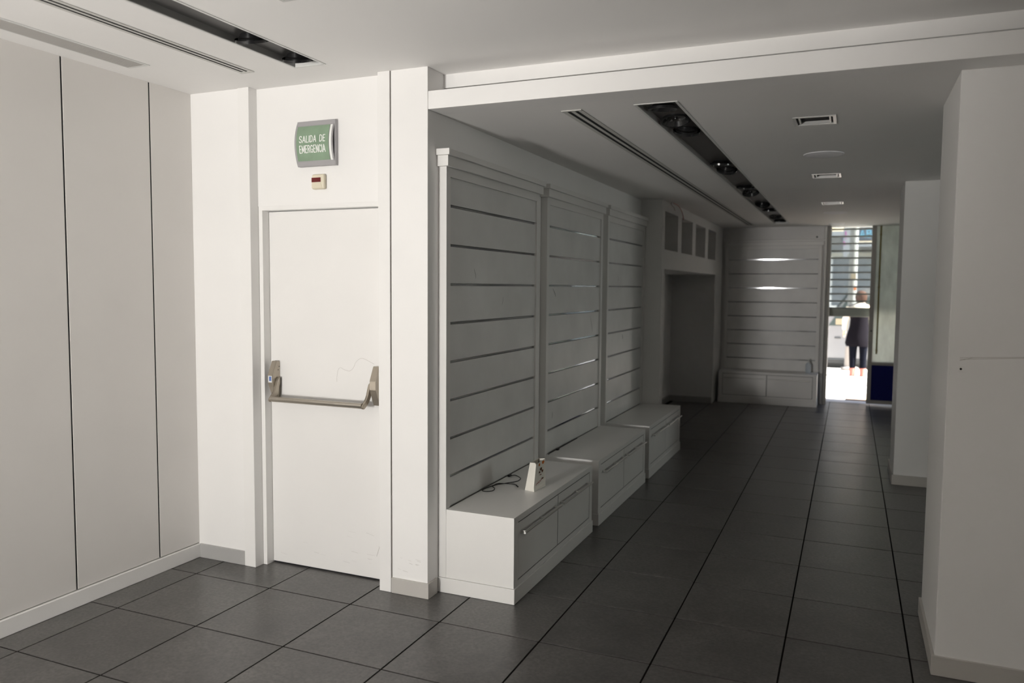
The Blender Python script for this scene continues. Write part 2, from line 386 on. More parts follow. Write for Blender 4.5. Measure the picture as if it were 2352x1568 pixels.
# columns
def column(name, y0, y1, label, sk):
    c = struct(name, bx(3.582, 4.35, y0, y1, 0, ZP, 0.002), 'wall_paint', label, 'column')
    b = bmesh.new(); t = 0.012
    box(b, 3.582 - t, 4.35, y0 - t, y0 + 0.002, 0, 0.08, 0.0015); box(b, 3.582 - t, 3.584, y0 + 0.002, y1 + t, 0, 0.08, 0.0015)
    o = obj('skirting', b, 'beige_skirting', c)
    return c
c1 = column('column', 0.39, 1.035, 'broad white column with a screw plug and scuff line, closest to the ceiling beam', 0)
c2 = column('column', 3.81, 4.42, 'white column farther along the passage, partly hidden by the first column', 0)
obj('wall_plug', bx(3.617, 3.637, 0.3875, 0.391, 1.247, 1.267, 0.001), 'white_trim', c1)
pl = c1.children[-1]
obj('screw_hole', tube(bmesh.new(), [(3.627, 0.388, 1.257), (3.627, 0.3868, 1.257)], 0.0045, 10), 'hole', pl)
# beam: lower fascia and set-back upper fascia
struct('trim_3', bx(XC, XR, 0.221, 0.36, ZP - 0.001, 2.505, 0.001), 'wall_paint', 'white lower fascia of the ceiling beam over the passage', 'fascia')
struct('trim_4', bx(XC, XR, 0.379, 0.50, 2.5535, ZM + 0.05), 'wall_paint', 'white set-back upper fascia between beam ledge and main ceiling', 'fascia')

# ------------------------------------------------------------------ ceilings
# main ceiling holes: light trough, slot diffuser, linear grille, square downlight
MT = (0.712, 0.872, -2.9, -0.012); MS = (0.398, 0.462, -2.9, -0.030); MG = (-0.052, 0.062, -2.9, -0.315); MQ = (1.255, 1.435, -0.93, -0.755)
struct('ceiling', slab(bmesh.new(), (XL - TH, XR + TH), (YB - 0.2, 0.38), [MT, MS, MG, MQ], ZM, ZM + 0.03), 'ceiling_paint', 'white main ceiling with recessed trough and slots', 'ceiling')
struct('roof_slab', bx(XL - TH, XR + TH, YB - 0.3, 0.6, ZM + 0.24, ZM + 0.3), 'ceiling_paint', 'concrete slab above the main ceiling', 'slab')
PT = (2.268, 2.448, 0.502, 7.72); PS = (1.906, 1.990, 0.50, 7.88)
sqY = [1.055, 3.16, 5.22, 7.95]
SQ = [(2.932, 3.108, y + 0.012, y + 0.2) for y in sqY]
struct('ceiling_passage', slab(bmesh.new(), (XC - 0.02, XR + TH), (0.36, 8.75), [PT, PS] + SQ, ZP, ZP + 0.03), 'ceiling_paint', 'lower white ceiling over the passage', 'ceiling')
struct('roof_slab', bx(0.7, XR + TH, 0.55, 8.9, ZP + 0.24, ZP + 0.3), 'ceiling_paint', 'concrete slab above the passage ceiling', 'slab')

def trough(loc, h, z, spots, label, inner, depth=0.048):
    t = Thing('recessed_light_trough', (h[0], h[3], z), label, 'light trough', 'recessed light troughs')
    f = 0.012
    fr = bmesh.new()
    for a in ((h[0] - f, h[0], h[2] - f, h[3] + f), (h[1], h[1] + f, h[2] - f, h[3] + f), (h[0], h[1], h[2] - f, h[2]), (h[0], h[1], h[3], h[3] + f)):
        box(fr, a[0], a[1], a[2], a[3], z - 0.003, z - 0.0003)
    t.part('frame', fr, 'light_frame')
    w_ = 0.003
    for a in ((h[0], h[0] + w_, h[2], h[3]), (h[1] - w_, h[1], h[2], h[3])):
        t.part('side_panel', bx(a[0], a[1], a[2], a[3], z - 0.001, z + depth), inner)
    for a in ((h[2], h[2] + w_), (h[3] - w_, h[3])):
        t.part('end_panel', bx(h[0] + w_, h[1] - w_, a[0], a[1], z - 0.001, z + depth), 'light_frame')
    t.part('lamp_plate', bx(h[0] + w_, h[1] - w_, h[2] + w_, h[3] - w_, z + depth * 0.55, z + depth * 0.55 + 0.004), 'trough_plate')
    cx = (h[0] + h[1]) / 2; zz = z + depth * 0.55
    for y, tilt in spots:
        r = min(0.074, (h[1] - h[0]) / 2 - 0.006)
        b = bmesh.new()
        rings(b, [(0, 0, 0, r, r), (0, 0, -0.012, r, r), (0, 0, -0.012, r - 0.008, r - 0.008), (0, 0, 0.03, r * 0.55, r * 0.55)], 24, cap0=False, cap1=False)
        o = t.part('spotlight', b, 'lamp_black', smooth=True)
        me = o.data
        for v in me.vertices: v.co += t.loc          # undo the world offset: this part has its own origin
        o.location = Vector((cx, y, zz - 0.012)) - t.loc; o.rotation_euler = (math.radians(tilt), math.radians(tilt * 0.4), 0)
        q = bmesh.new(); rings(q, [(0, 0, 0.004, r * 0.80, r * 0.80), (0, 0, 0.022, r * 0.55, r * 0.55), (0, 0, 0.032, r * 0.2, r * 0.2)], 20, cap0=False)
        obj('reflector', q, 'lamp_reflector', o, smooth=True)
        q = bmesh.new(); rings(q, [(0, 0, 0.030, 0.009, 0.009), (0, 0, 0.004, 0.010, 0.010), (0, 0, -0.002, 0.006, 0.006)], 12)
        obj('bulb_cap', q, 'lamp_black', o, smooth=True)
    return t
trough(None, MT, ZM, [(-0.40, 24), (-0.09, 24), (-1.5, 10), (-1.8, 10)], 'dark recessed light trough in the main ceiling beside the exit', 'trough_grey')
trough(None, PT, ZP, [(0.66, 4), (0.95, -12), (1.25, 28), (2.48, 10), (2.78, 30), (3.86, 14), (4.25, -18), (5.30, 30), (6.0, 8), (6.80, -14), (7.45, 10)], 'long black recessed light trough with spotlights in the passage ceiling', 'trough_grey')

def slot_diffuser(h, z, label):
    t = Thing('slot_diffuser', (h[0], h[3], z), label, 'air diffuser', 'linear slot air diffusers')
    wd = h[1] - h[0]; f = 0.009; s = wd * 0.23
    x = [h[0] - f, h[0] + wd * 0.16, h[0] + wd * 0.16 + s, h[1] - wd * 0.16 - s, h[1] - wd * 0.16, h[1] + f]
    for a, b in ((x[0], x[1]), (x[2], x[3]), (x[4], x[5])):
        t.part('rail', bx(a, b, h[2] + 0.01, h[3] - 0.01, z - 0.0030, z - 0.0012), 'diffuser_grey')
    for a, b in ((h[2] - f, h[2] + 0.01), (h[3] - 0.01, h[3] + f)):
        t.part('end_cap', bx(x[0], x[5], a, b, z - 0.0045, z - 0.0005, 0.0008), 'diffuser_grey')
    t.part('plenum', bx(h[0] + 0.001, h[1] - 0.001, h[2] + 0.001, h[3] - 0.001, z + 0.0005, z + 0.018), 'dark_gap')
slot_diffuser(MS, ZM, 'slim twin-slot air diffuser in the main ceiling')
slot_diffuser(PS, ZP, 'long twin-slot air diffuser in the passage ceiling')

t = Thing('linear_air_grille', (MG[0], MG[3], ZM), 'fine-barred air grille in the main ceiling along the panelled wall', 'air grille')
f = 0.016; fr = bmesh.new()
for a in ((MG[0] - f * 0.4, MG[0], MG[2], MG[3] + f), (MG[1], MG[1] + f, MG[2], MG[3] + f), (MG[0], MG[1], MG[3], MG[3] + f), (MG[0], MG[1], MG[2] - f, MG[2])): box(fr, a[0], a[1], a[2], a[3], ZM - 0.003, ZM - 0.0003)
t.part('frame', fr, 'light_frame')
b = bmesh.new(); nb = 13
for k in range(nb):
    x = MG[0] + (k + 0.5) * (MG[1] - MG[0]) / nb
    box(b, x - 0.0022, x + 0.0022, MG[2], MG[3], ZM - 0.003, ZM + 0.001)
t.part('grille_bars', b, 'grille_paint')
t.part('duct', bx(MG[0], MG[1], MG[2], MG[3], ZM + 0.016, ZM + 0.026), 'trough_plate')

def square_downlight(h, z, label):
    t = Thing('square_downlight', ((h[0] + h[1]) / 2, (h[2] + h[3]) / 2, z), label, 'downlight', 'square recessed downlights')
    def ring(x0, x1, y0, y1, wdt, za, zb):
        b = bmesh.new()
        box(b, x0, x0 + wdt, y0, y1, za, zb); box(b, x1 - wdt, x1, y0, y1, za, zb); box(b, x0 + wdt, x1 - wdt, y0, y0 + wdt, za, zb); box(b, x0 + wdt, x1 - wdt, y1 - wdt, y1, za, zb)
        return b
    t.part('frame', ring(h[0] - 0.013, h[1] + 0.013, h[2] - 0.013, h[3] + 0.013, 0.015, z - 0.004, z + 0.028), 'satin_aluminium')
    g = t.part('gimbal', ring(h[0] + 0.012, h[1] - 0.012, h[2] + 0.012, h[3] - 0.012, 0.008, z - 0.001, z + 0.045), 'satin_aluminium')
    t.part('lamp_glass', bx(h[0] + 0.020, h[1] - 0.020, h[2] + 0.020, h[3] - 0.020, z + 0.012, z + 0.018), 'dark_gap', under=g)
    t.part('housing', bx(h[0], h[1], h[2], h[3], z + 0.05, z + 0.056), 'trough_black')
names = ['square recessed downlight nearest the beam in the passage ceiling', 'second square recessed downlight from the beam, past the round speaker', 'third square recessed downlight from the beam in the passage ceiling', 'square recessed downlight right above the street entrance']
for h, n in zip(SQ, names): square_downlight(h, ZP, n)
square_downlight(MQ, ZM, 'square recessed downlight in the main ceiling, cut by the picture edge')
def speaker(x, y, z, label):
    t = Thing('ceiling_speaker', (x, y, z), label, 'speaker', 'round ceiling speakers')
    r = 0.122
    t.part('bezel', rings(bmesh.new(), [(x, y, z - 0.0005, r, r), (x, y, z - 0.006, r - 0.002, r - 0.002), (x, y, z - 0.007, r - 0.012, r - 0.012)], 40, cap0=False), 'speaker_white', smooth=True)
    t.part('mesh_cover', rings(bmesh.new(), [(x, y, z - 0.006, r - 0.013, r - 0.013), (x, y, z - 0.012, r * 0.75, r * 0.75), (x, y, z - 0.0155, r * 0.4, r * 0.4), (x, y, z - 0.0165, 0.01, 0.01)], 40, cap0=False), 'speaker_white', smooth=True)
speaker(3.03, 2.245, ZP, 'round white ceiling speaker between the first two square downlights')
speaker(3.03, 6.36, ZP, 'round white ceiling speaker far along the passage')

# ------------------------------------------------------------------ emergency exit door
door = Thing('door_1', (0.64, 0.322, 0), 'plain white emergency exit door with a metal push bar', 'door', kind='structure')
door.part('leaf', bx(0.256, 1.036, 0.322, 0.362, 0.008, 1.968, 0.0015), 'door_lacquer')
fr = bmesh.new(); box(fr, 0.229, 0.2545, 0.2705, 0.322, 0, 1.994); box(fr, 0.229, 0.2545, 0.322, 0.37, 0, 1.994); box(fr, 0.2545, 1.0, 0.2705, 0.37, 1.972, 1.994)
door.part('frame', fr, 'white_trim')
door.part('threshold_gap', bx(0.2545, 1.036, 0.33, 0.36, 0.0005, 0.0075), 'dark_gap')
def hexbox(x0, x1):
    y = 0.322; pts = [(y, 0.948), (y, 1.146), (y - 0.028, 1.150), (y - 0.060, 1.080), (y - 0.063, 1.074), (y - 0.063, 1.030), (y - 0.060, 1.024), (y - 0.026, 0.944)]
    b = prism(bmesh.new(), pts, x0, x1, 'x'); bmesh.ops.bevel(b, geom=list(b.edges), offset=0.0016, segments=2, affect='EDGES'); return b
hl = door.part('push_bar_housing', hexbox(0.286, 0.319), 'champagne_metal')
hr = door.part('push_bar_housing', hexbox(0.947, 0.985), 'champagne_metal')
door.part('sticker', bx(0.290, 0.315, 0.2575, 0.2588, 1.034, 1.070), 'sticker_white', under=hl)
door.part('sticker_print', bx(0.297, 0.311, 0.2568, 0.2574, 1.042, 1.066), 'sticker_blue', under=hl)
for zz, dd in ((1.118, 0.004), (1.10, 0.012), (1.055, 0.022), (1.0, 0.012)):
    door.part('screw', tube(bmesh.new(), [(0.3185, 0.322 - dd - 0.004, zz), (0.3198, 0.322 - dd - 0.004, zz)], 0.0028, 8), 'hole', under=hl)
def arm(x0, x1):
    prof = [(-0.018, 1.062), (-0.034, 1.055), (-0.044, 1.03), (-0.052, 1.0), (-0.066, 0.978), (-0.098, 0.953), (-0.104, 0.942), (-0.098, 0.932), (-0.086, 0.932), (-0.070, 0.945), (-0.045, 0.962), (-0.030, 0.985), (-0.016, 1.03)]
    b = prism(bmesh.new(), [(0.322 + a, z) for a, z in prof], x0, x1, 'x'); bmesh.ops.bevel(b, geom=list(b.edges), offset=0.002, segments=2, affect='EDGES'); return b
a1 = door.part('lever_arm', arm(0.3195, 0.333), 'champagne_metal', smooth=True)
a2 = door.part('lever_arm', arm(0.920, 0.934), 'champagne_metal', smooth=True)
door.part('pivot_bolt', tube(bmesh.new(), [(0.329, 0.288, 1.042), (0.3345, 0.288, 1.042)], 0.0075, 14), 'champagne_bar', under=a1)
door.part('pivot_bolt', tube(bmesh.new(), [(0.9185, 0.228, 0.944), (0.9205, 0.228, 0.944)], 0.006, 12), 'hole', under=a2)
b = bmesh.new(); prof = []
for k in range(20):
    a = k * 2 * math.pi / 20; yy, zz = 0.0125 * math.cos(a), 0.0165 * math.sin(a); rot = math.radians(35)
    prof.append((0.232 + yy * math.cos(rot) - zz * math.sin(rot), 0.947 + yy * math.sin(rot) + zz * math.cos(rot)))
door.part('push_bar', prism(b, prof, 0.331, 0.921, 'x'), 'champagne_bar', smooth=True)
scr = [(0.699, 1.052), (0.700, 1.086), (0.708, 1.117), (0.714, 1.125), (0.724, 1.130), (0.740, 1.122), (0.761, 1.116), (0.783, 1.115), (0.805, 1.133), (0.821, 1.163), (0.841, 1.180), (0.861, 1.185), (0.884, 1.179), (0.911, 1.168), (0.935, 1.158)]
door.part('pencil_line', tube(bmesh.new(), smooth_pts([(x, 0.3219, z) for x, z in scr], 4), 0.0006, 5), 'pencil_grey')
random.seed(3)
b = bmesh.new()
for k in range(16):
    x = random.uniform(0.30, 0.98); z = 0.03 + abs(random.gauss(0, 0.12)); ln = random.uniform(0.006, 0.05); sl = random.uniform(-0.25, 0.05)
    if x + ln > 1.02: continue
    tube(b, [(x, 0.3219, z), (x + ln, 0.3219, z + sl * ln)], random.uniform(0.0002, 0.0005), 4)
tube(b, [(0.965, 0.3219, 0.19), (0.945, 0.3219, 0.13)], 0.0009, 4)
door.part('scuff_marks', b, 'pencil_grey')
b = bmesh.new()
for k in range(9):
    x = random.uniform(1.13, 1.26); z = 0.12 + abs(random.gauss(0, 0.06)); ln = random.uniform(0.006, 0.03)
    tube(b, [(x, YD + 0.0001, z), (x + ln, YD + 0.0001, z - 0.004)], random.uniform(0.0004, 0.0009), 4)
obj('scuff_marks', b, 'pencil_grey', pier)
bm = bmesh.new()
for z0, dx in ((1.297, 0.22), (1.303, 0.28), (1.292, 0.05)): tube(bm, [(3.622, 0.3899, z0 - 0.002), (3.622 + dx, 0.3899, z0 + 0.012)], 0.0007, 4)
obj('scuff_line', bm, 'pencil_grey', c1)

# ------------------------------------------------------------------ exit sign and indicator
sg = Thing('emergency_exit_sign', (0.63, 0.268, 2.186), 'curved grey emergency exit sign with green panel above the door', 'exit sign')
SX0, SX1, SZ0, SZ1 = 0.512, 0.752, 2.190, 2.418
def bulge(z): 
    u = (z - (SZ0 + SZ1) / 2) / ((SZ1 - SZ0) / 2); return 0.268 - 0.016 - 0.026 * (1 - u * u)
def curved(x0, x1, z0, z1, out, th, n=14):
    b = bmesh.new(); L = []
    for k in range(n + 1):
        z = z0 + (z1 - z0) * k / n; y = bulge(z) - out
        L.append([b.verts.new(p) for p in ((x0, y, z), (x1, y, z), (x1, y + th, z), (x0, y + th, z))])
    for k in range(n):
        for a in range(4): b.faces.new((L[k][a], L[k][(a + 1) % 4], L[k + 1][(a + 1) % 4], L[k + 1][a]))
    b.faces.new(L[0][::-1]); b.faces.new(L[-1]); return b
sg.part('back_box', bx(SX0 + 0.006, SX1 + 0.006, 0.244, 0.2678, SZ0 - 0.002, SZ1 + 0.002, 0.001), 'sign_shell')
sg.part('curved_shell', curved(SX0, SX1, SZ0, SZ1, 0.0, 0.003), 'sign_shell', smooth=True)
pn = sg.part('green_panel', curved(SX0 + 0.012, SX1 - 0.024, SZ0 + 0.026, SZ1 - 0.024, 0.0012, 0.001), 'sign_green', smooth=True)
sg.part('edge_strip', curved(SX1 - 0.020, SX1 - 0.008, SZ0 + 0.024, SZ1 - 0.024, 0.0012, 0.001), 'sign_white', smooth=True)
def text_mesh(body, x0, x1, z0, z1):
    cu = bpy.data.curves.new('t', 'FONT'); cu.body = body; cu.size = 1.0; cu.extrude = 0; cu.offset = 0.0
    o = bpy.data.objects.new('t', cu); COL.objects.link(o)
    dg = bpy.context.evaluated_depsgraph_get(); me = o.evaluated_get(dg).to_mesh()
    vs_ = [v.co.copy() for v in me.vertices]; fs = [list(p.vertices) for p in me.polygons]
    o.evaluated_get(dg).to_mesh_clear(); bpy.data.objects.remove(o); bpy.data.curves.remove(cu)
    ax, bx_ = min(v.x for v in vs_), max(v.x for v in vs_); az, bz = min(v.y for v in vs_), max(v.y for v in vs_)
    return [(x0 + (v.x - ax) / (bx_ - ax) * (x1 - x0), z0 + (v.y - az) / (bz - az) * (z1 - z0)) for v in vs_], fs
GLY = {
 'S': (0.62, [[(0.58, 0.84), (0.48, 0.97), (0.30, 1.0), (0.10, 0.94), (0.03, 0.76), (0.10, 0.60), (0.31, 0.51), (0.52, 0.40), (0.60, 0.24), (0.52, 0.06), (0.30, 0.0), (0.10, 0.04), (0.02, 0.18)]]),
 'A': (0.66, [[(0.0, 0.0), (0.33, 1.0), (0.66, 0.0)], [(0.11, 0.32), (0.55, 0.32)]]),
 'L': (0.48, [[(0.03, 1.0), (0.03, 0.0), (0.48, 0.0)]]),
 'I': (0.06, [[(0.03, 0.0), (0.03, 1.0)]]),
 'D': (0.60, [[(0.03, 0.0), (0.03, 1.0), (0.28, 1.0), (0.48, 0.90), (0.59, 0.68), (0.59, 0.32), (0.48, 0.10), (0.28, 0.0), (0.03, 0.0)]]),
 'E': (0.50, [[(0.50, 1.0), (0.03, 1.0), (0.03, 0.0), (0.50, 0.0)], [(0.03, 0.52), (0.43, 0.52)]]),
 'M': (0.76, [[(0.03, 0.0), (0.03, 1.0), (0.38, 0.18), (0.73, 1.0), (0.73, 0.0)]]),
 'R': (0.60, [[(0.03, 0.0), (0.03, 1.0), (0.36, 1.0), (0.54, 0.91), (0.56, 0.70), (0.46, 0.54), (0.03, 0.50)], [(0.34, 0.50), (0.59, 0.0)]]),
 'G': (0.64, [[(0.58, 0.82), (0.48, 0.96), (0.30, 1.0), (0.12, 0.90), (0.03, 0.68), (0.03, 0.32), (0.12, 0.10), (0.30, 0.0), (0.50, 0.04), (0.60, 0.20), (0.60, 0.44), (0.36, 0.44)]]),
 'N': (0.62, [[(0.03, 0.0), (0.03, 1.0), (0.59, 0.0), (0.59, 1.0)]]),
 'C': (0.60, [[(0.57, 0.80), (0.47, 0.96), (0.30, 1.0), (0.12, 0.90), (0.03, 0.68), (0.03, 0.32), (0.12, 0.10), (0.30, 0.0), (0.47, 0.04), (0.57, 0.20)]]),
}
def stroke_text(body, x0, x1, z0, z1, sw, space=0.7):
    """monoline sign lettering as flat strips with round joints, returned as lists of 2D polygons"""
    adv = []; t_ = 0
    for ch in body:
        if ch == ' ': t_ += space - 0.24; adv.append(None); continue
        adv.append(t_); t_ += GLY[ch][0] + 0.24
    tot = t_ - 0.24; kx = (x1 - x0 - sw) / tot; kz = z1 - z0 - sw; polys = []
    for ch, a in zip(body, adv):
        if a is None: continue
        for line in GLY[ch][1]:
            P = [Vector((x0 + sw / 2 + (a + u) * kx, z0 + sw / 2 + v * kz)) for u, v in line]
            for p in P: polys.append([(p.x + sw / 2 * math.cos(k * math.pi / 4), p.y + sw / 2 * math.sin(k * math.pi / 4)) for k in range(8)])
            for p, q in zip(P, P[1:]):
                d = (q - p).normalized(); n = Vector((-d.y, d.x)) * sw / 2
                polys.append([tuple(p - n), tuple(q - n), tuple(q + n), tuple(p + n)])
    return polys
for body, a, sp in (('SALIDA DE', (0.542, 0.708, 2.307, 2.344), 0.95), ('EMERGENCIA', (0.542, 0.708, 2.254, 2.294), 0.7)):
    b = bmesh.new()
    for n_, pl_ in enumerate(stroke_text(body, *a, 0.0042, sp)): b.faces.new([b.verts.new((x, bulge(z) - 0.0019 - (n_ % 7) * 0.00002, z)) for x, z in pl_])
    sg.part('lettering', b, 'sign_white', under=pn)

ind = Thing('alarm_indicator', (0.645, 0.268, 2.066), 'small cream indicator box with a dark red window under the exit sign', 'indicator box')
ind.part('case', bx(0.606, 0.684, 0.243, 0.2678, 2.068, 2.146, 0.008, 3), 'cream_plastic', smooth=True)
b = prism(bmesh.new(), [(0.607, 2.105), (0.664, 2.105), (0.664, 2.128), (0.607, 2.128)], 0.2418, 0.2435, 'y')
ind.part('red_window', b, 'red_lens')
b = prism(bmesh.new(), [(0.608, 2.104), (0.662, 2.104), (0.674, 2.074), (0.608, 2.074)], 0.2415, 0.2435, 'y')
ind.part('sloping_cover', b, 'cream_plastic')

# ------------------------------------------------------------------ slatwall display unit (local: x out of the wall, y along, z up)
UL = 1.272
def make_unit(name, label):
    r = bpy.data.objects.new(name, None); r.empty_display_size = 0.1; COL.objects.link(r)
    tag(r, label, 'display unit', 'white slatwall display units')
    P = lambda n, b, m, parent=r, smooth=False: obj(n, b, m, parent, None, smooth)
    st = 0.046; z_top = 2.160
    for y0, y1 in ((0, 0.044), (UL - 0.046, UL)): P('upright', bx(0, st, y0, y1, 0.078, z_top, 0.001), 'laminate')
    P('head_rail', bx(0, st - 0.001, 0.044, UL - 0.046, 2.113, z_top, 0.001), 'laminate')
    P('back_board', bx(0, 0.016, 0.044, UL - 0.046, 0.40, 2.113), 'laminate')
    zs = [1.971 - 0.1971 * k for k in range(8)]
    tops = [2.113] + [z - 0.007 for z in zs]; bots = [z + 0.007 for z in zs] + [0.434]
    for a, b_ in zip(bots, tops): P('slat', bx(0.016, 0.036, 0.0445, UL - 0.0465, a, b_, 0.0008), 'slat_laminate')
    tilt = [-0.058, 0.15, -0.026, 0.2, 0.22, 0.16, 0.2, 0.2]      # the thin metal inserts sit a little askew
    for z, al in zip(zs, tilt):
        b = bmesh.new(); y0, y1 = 0.0445, UL - 0.0465
        prism(b, [(0.0165, z - 0.0052), (0.0265 + al * 0.0052, z - 0.0052), (0.0265 - al * 0.0052, z + 0.0052), (0.0165, z + 0.0052)], y0, y1, 'y')
        P('slot_rail', b, 'aluminium')
    e1, e2 = 0.018, 0.031
    P('frieze', bx(0, st + e1, -e1, UL + e1, z_top, 2.212, 0.0012), 'laminate')
    P('cornice_cap', bx(0, st + e2, -e2, UL + e2, 2.2122, 2.243, 0.0012), 'laminate')
    # bench with two drawers
    d0, d1 = st, 0.424; zt = 0.434
    bench = P('bench_case', bx(d0, d1 - 0.004, 0.002, UL - 0.002, 0.078, zt - 0.022, 0.0), 'laminate')
    P('bench_top', bx(d0 + 0.0005, d1, 0.0122, UL - 0.0122, zt - 0.032, zt, 0.0008), 'laminate')
    P('end_panel', bx(d0 + 0.0012, d1, 0, 0.012, 0.078, zt, 0.0008), 'laminate')
    P('end_panel', bx(d0 + 0.0012, d1, UL - 0.012, UL, 0.078, zt, 0.0008), 'laminate')
    for y0, y1 in ((0.0121, 0.052), (UL - 0.052, UL - 0.0121)): P('stile', bx(d1 - 0.02, d1, y0, y1, 0.078, zt - 0.0322), 'laminate')
    P('bottom_rail', bx(d1 - 0.02, d1, 0.052, UL - 0.052, 0.078, 0.106), 'laminate')
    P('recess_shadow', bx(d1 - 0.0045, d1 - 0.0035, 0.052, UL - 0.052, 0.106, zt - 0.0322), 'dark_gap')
    mid = UL / 2
    for y0, y1 in ((0.0565, mid - 0.004), (mid + 0.004, UL - 0.0565)):
        dr = P('drawer', bx(d1 - 0.0032, d1 - 0.0014, y0, y1, 0.110, zt - 0.0370, 0.0006), 'laminate')
        hx = d1 + 0.029; hz = 0.346; h0, h1 = y0 + 0.012, y1 - 0.022
        h = P('handle', tube(bmesh.new(), [(hx, h0, hz), (hx, h1, hz)], 0.006, 12), 'steel_bar', dr, True)
        for q in (0.05, 0.52, 0.93):
            y = h0 + (h1 - h0) * q
            pb = bmesh.new(); tube(pb, [(d1 - 0.001, y, hz), (hx, y, hz)], 0.0045, 10)
            # posts belong to the handle
            bm2 = bmesh.new(); bm2.from_mesh(h.data); tmp = bpy.data.meshes.new('tmp'); pb.to_mesh(tmp); pb.free(); bm2.from_mesh(tmp); bpy.data.meshes.remove(tmp)
            bm2.to_mesh(h.data); bm2.free()
    b = bmesh.new(); p = 0.006
    box(b, 0, d1 + p, -p, UL + p, 0, 0.077, 0.002)
    P('plinth', b, 'laminate')
    return r
u1 = make_unit('display_unit', 'white slatwall display unit beside the pier, paper bag on its bench'); u1.location = (XC, 0.325, 0)
labels = [('middle one of three white slatwall display units along the passage', (XC, 1.738, 0), 0),
          ('white slatwall display unit beside the tall recess with pigeonholes', (XC, 3.151, 0), 0),
          ('white slatwall display unit on the end wall by the street entrance', (1.574, YF, 0), -math.pi / 2)]
units = [u1]
for lab, loc, rz in labels:
    c = copy_tree(u1); units.append(c); c.location = loc; c.rotation_euler = (0, 0, rz); c['label'] = lab
ZB = 0.434
def smear(unit, y, z, ln, wd, lean):
    b = bmesh.new(); n = 7; L = []
    for k in range(n + 1):
        u = k / n; w_ = wd * math.sin(math.pi * (0.08 + 0.84 * u)); yy = y + lean * u + 0.006 * math.sin(5 * u); zz = z + ln * u
        L.append((b.verts.new((0.0363, yy - w_, zz)), b.verts.new((0.0363, yy + w_, zz))))
    for k in range(n): b.faces.new((L[k][0], L[k][1], L[k + 1][1], L[k + 1][0]))
    obj('scuff_mark', b, 'scuff', unit)
for un, y, z, ln, wd, lean in ((0, 0.351, 1.61, 0.055, 0.004, -0.01), (0, 0.70, 1.46, 0.05, 0.003, 0.03), (1, 1.05, 1.215, 0.13, 0.006, -0.05), (1, 0.20, 1.50, 0.06, 0.010, -0.05), (1, 0.15, 0.66, 0.05, 0.006, 0.02), (2, 0.54, 1.105, 0.045, 0.010, 0.0), (2, 0.36, 1.62, 0.05, 0.004, 0.01)):
    smear(units[un], y, z, ln, wd, lean)

# ------------------------------------------------------------------ small things
bag = Thing('paper_bag', (1.612, 0.90, ZB), 'small open white paper bag with orange and brown print on the bench', 'paper bag')
b = bmesh.new()
B0 = [(1.580, 0.846), (1.642, 0.830), (1.654, 0.976), (1.592, 0.990)]
def lerp(a, c, t_): return tuple(a[i] + (c[i] - a[i]) * t_ for i in range(len(a)))
T0 = [(1.611, 0.842), (1.651, 0.834), (1.656, 0.962), (1.616, 0.972)]
zt = ZB + 0.160
low = [b.verts.new((x, y, ZB + 0.0006)) for x, y in B0]
mid_ = [b.verts.new((*lerp(B0[i], T0[i], 0.16), ZB + 0.024)) for i in range(4)]
mid_[1].co.x -= 0.004; mid_[1].co.y += 0.002
top = [b.verts.new((*T0[i], zt + (0.004 if i in (2, 3) else -0.006 if i == 1 else 0))) for i in range(4)]
fold_a = b.verts.new((1.643, 0.838, zt + 0.002)); fold_b = b.verts.new((1.622, 0.962, zt + 0.0)); 
b.faces.new(low[::-1])
for i in range(4):
    j = (i + 1) % 4; b.faces.new((low[i], low[j], mid_[j], mid_[i]))
b.faces.new((mid_[0], mid_[1], top[1], fold_a, top[0])); b.faces.new((mid_[1], mid_[2], top[2], top[1])); b.faces.new((mid_[2], mid_[3], top[3], fold_b, top[2])); b.faces.new((mid_[3], mid_[0], top[0], top[3]))
body = bag.part('bag_body', b, 'paper')
sol = body.modifiers.new('thickness', 'SOLIDIFY'); sol.thickness = 0.0008; sol.offset = -1
def side_pt(u, v):                       # on the printed side: u along y, v up
    a = lerp((*B0[1], ZB), (*T0[1], zt), v); c = lerp((*B0[2], ZB), (*T0[2], zt), v); p = lerp(a, c, u); return (p[0] + 0.0007, p[1], p[2])
def blot(cu, cv, ru, rv, n=10, rot=0):
    q = bmesh.new(); vs_ = []
    for k in range(n):
        a = k * 2 * math.pi / n; du, dv = ru * math.cos(a), rv * math.sin(a); wob = 1 + 0.15 * math.sin(3 * a + cu * 9)
        vs_.append(q.verts.new(side_pt(cu + (du * math.cos(rot) - dv * math.sin(rot)) * wob, cv + (du * math.sin(rot) + dv * math.cos(rot)) * wob)))
    q.faces.new(vs_); return q
for cu, cv, ru, rv, m_ in ((0.36, 0.90, 0.08, 0.055, 'print_orange'), (0.76, 0.93, 0.13, 0.06, 'print_orange'), (0.56, 0.72, 0.09, 0.055, 'print_brown'), (0.42, 0.62, 0.07, 0.035, 'print_brown'), (0.70, 0.63, 0.08, 0.05, 'print_brown'), (0.52, 0.52, 0.10, 0.018, 'print_brown'), (0.72, 0.36, 0.09, 0.03, 'print_brown')):
    bag.part('printed_motif', blot(cu, cv, ru, rv), m_, under=body)
q = bmesh.new()
tube(q, [side_pt(u, v) for u, v in ((0.12, 0.21), (0.2, 0.27), (0.27, 0.24), (0.33, 0.30), (0.4, 0.25), (0.46, 0.32), (0.52, 0.28), (0.58, 0.34), (0.66, 0.33))], 0.0012, 5)
bag.part('printed_script', q, 'print_red', under=body)

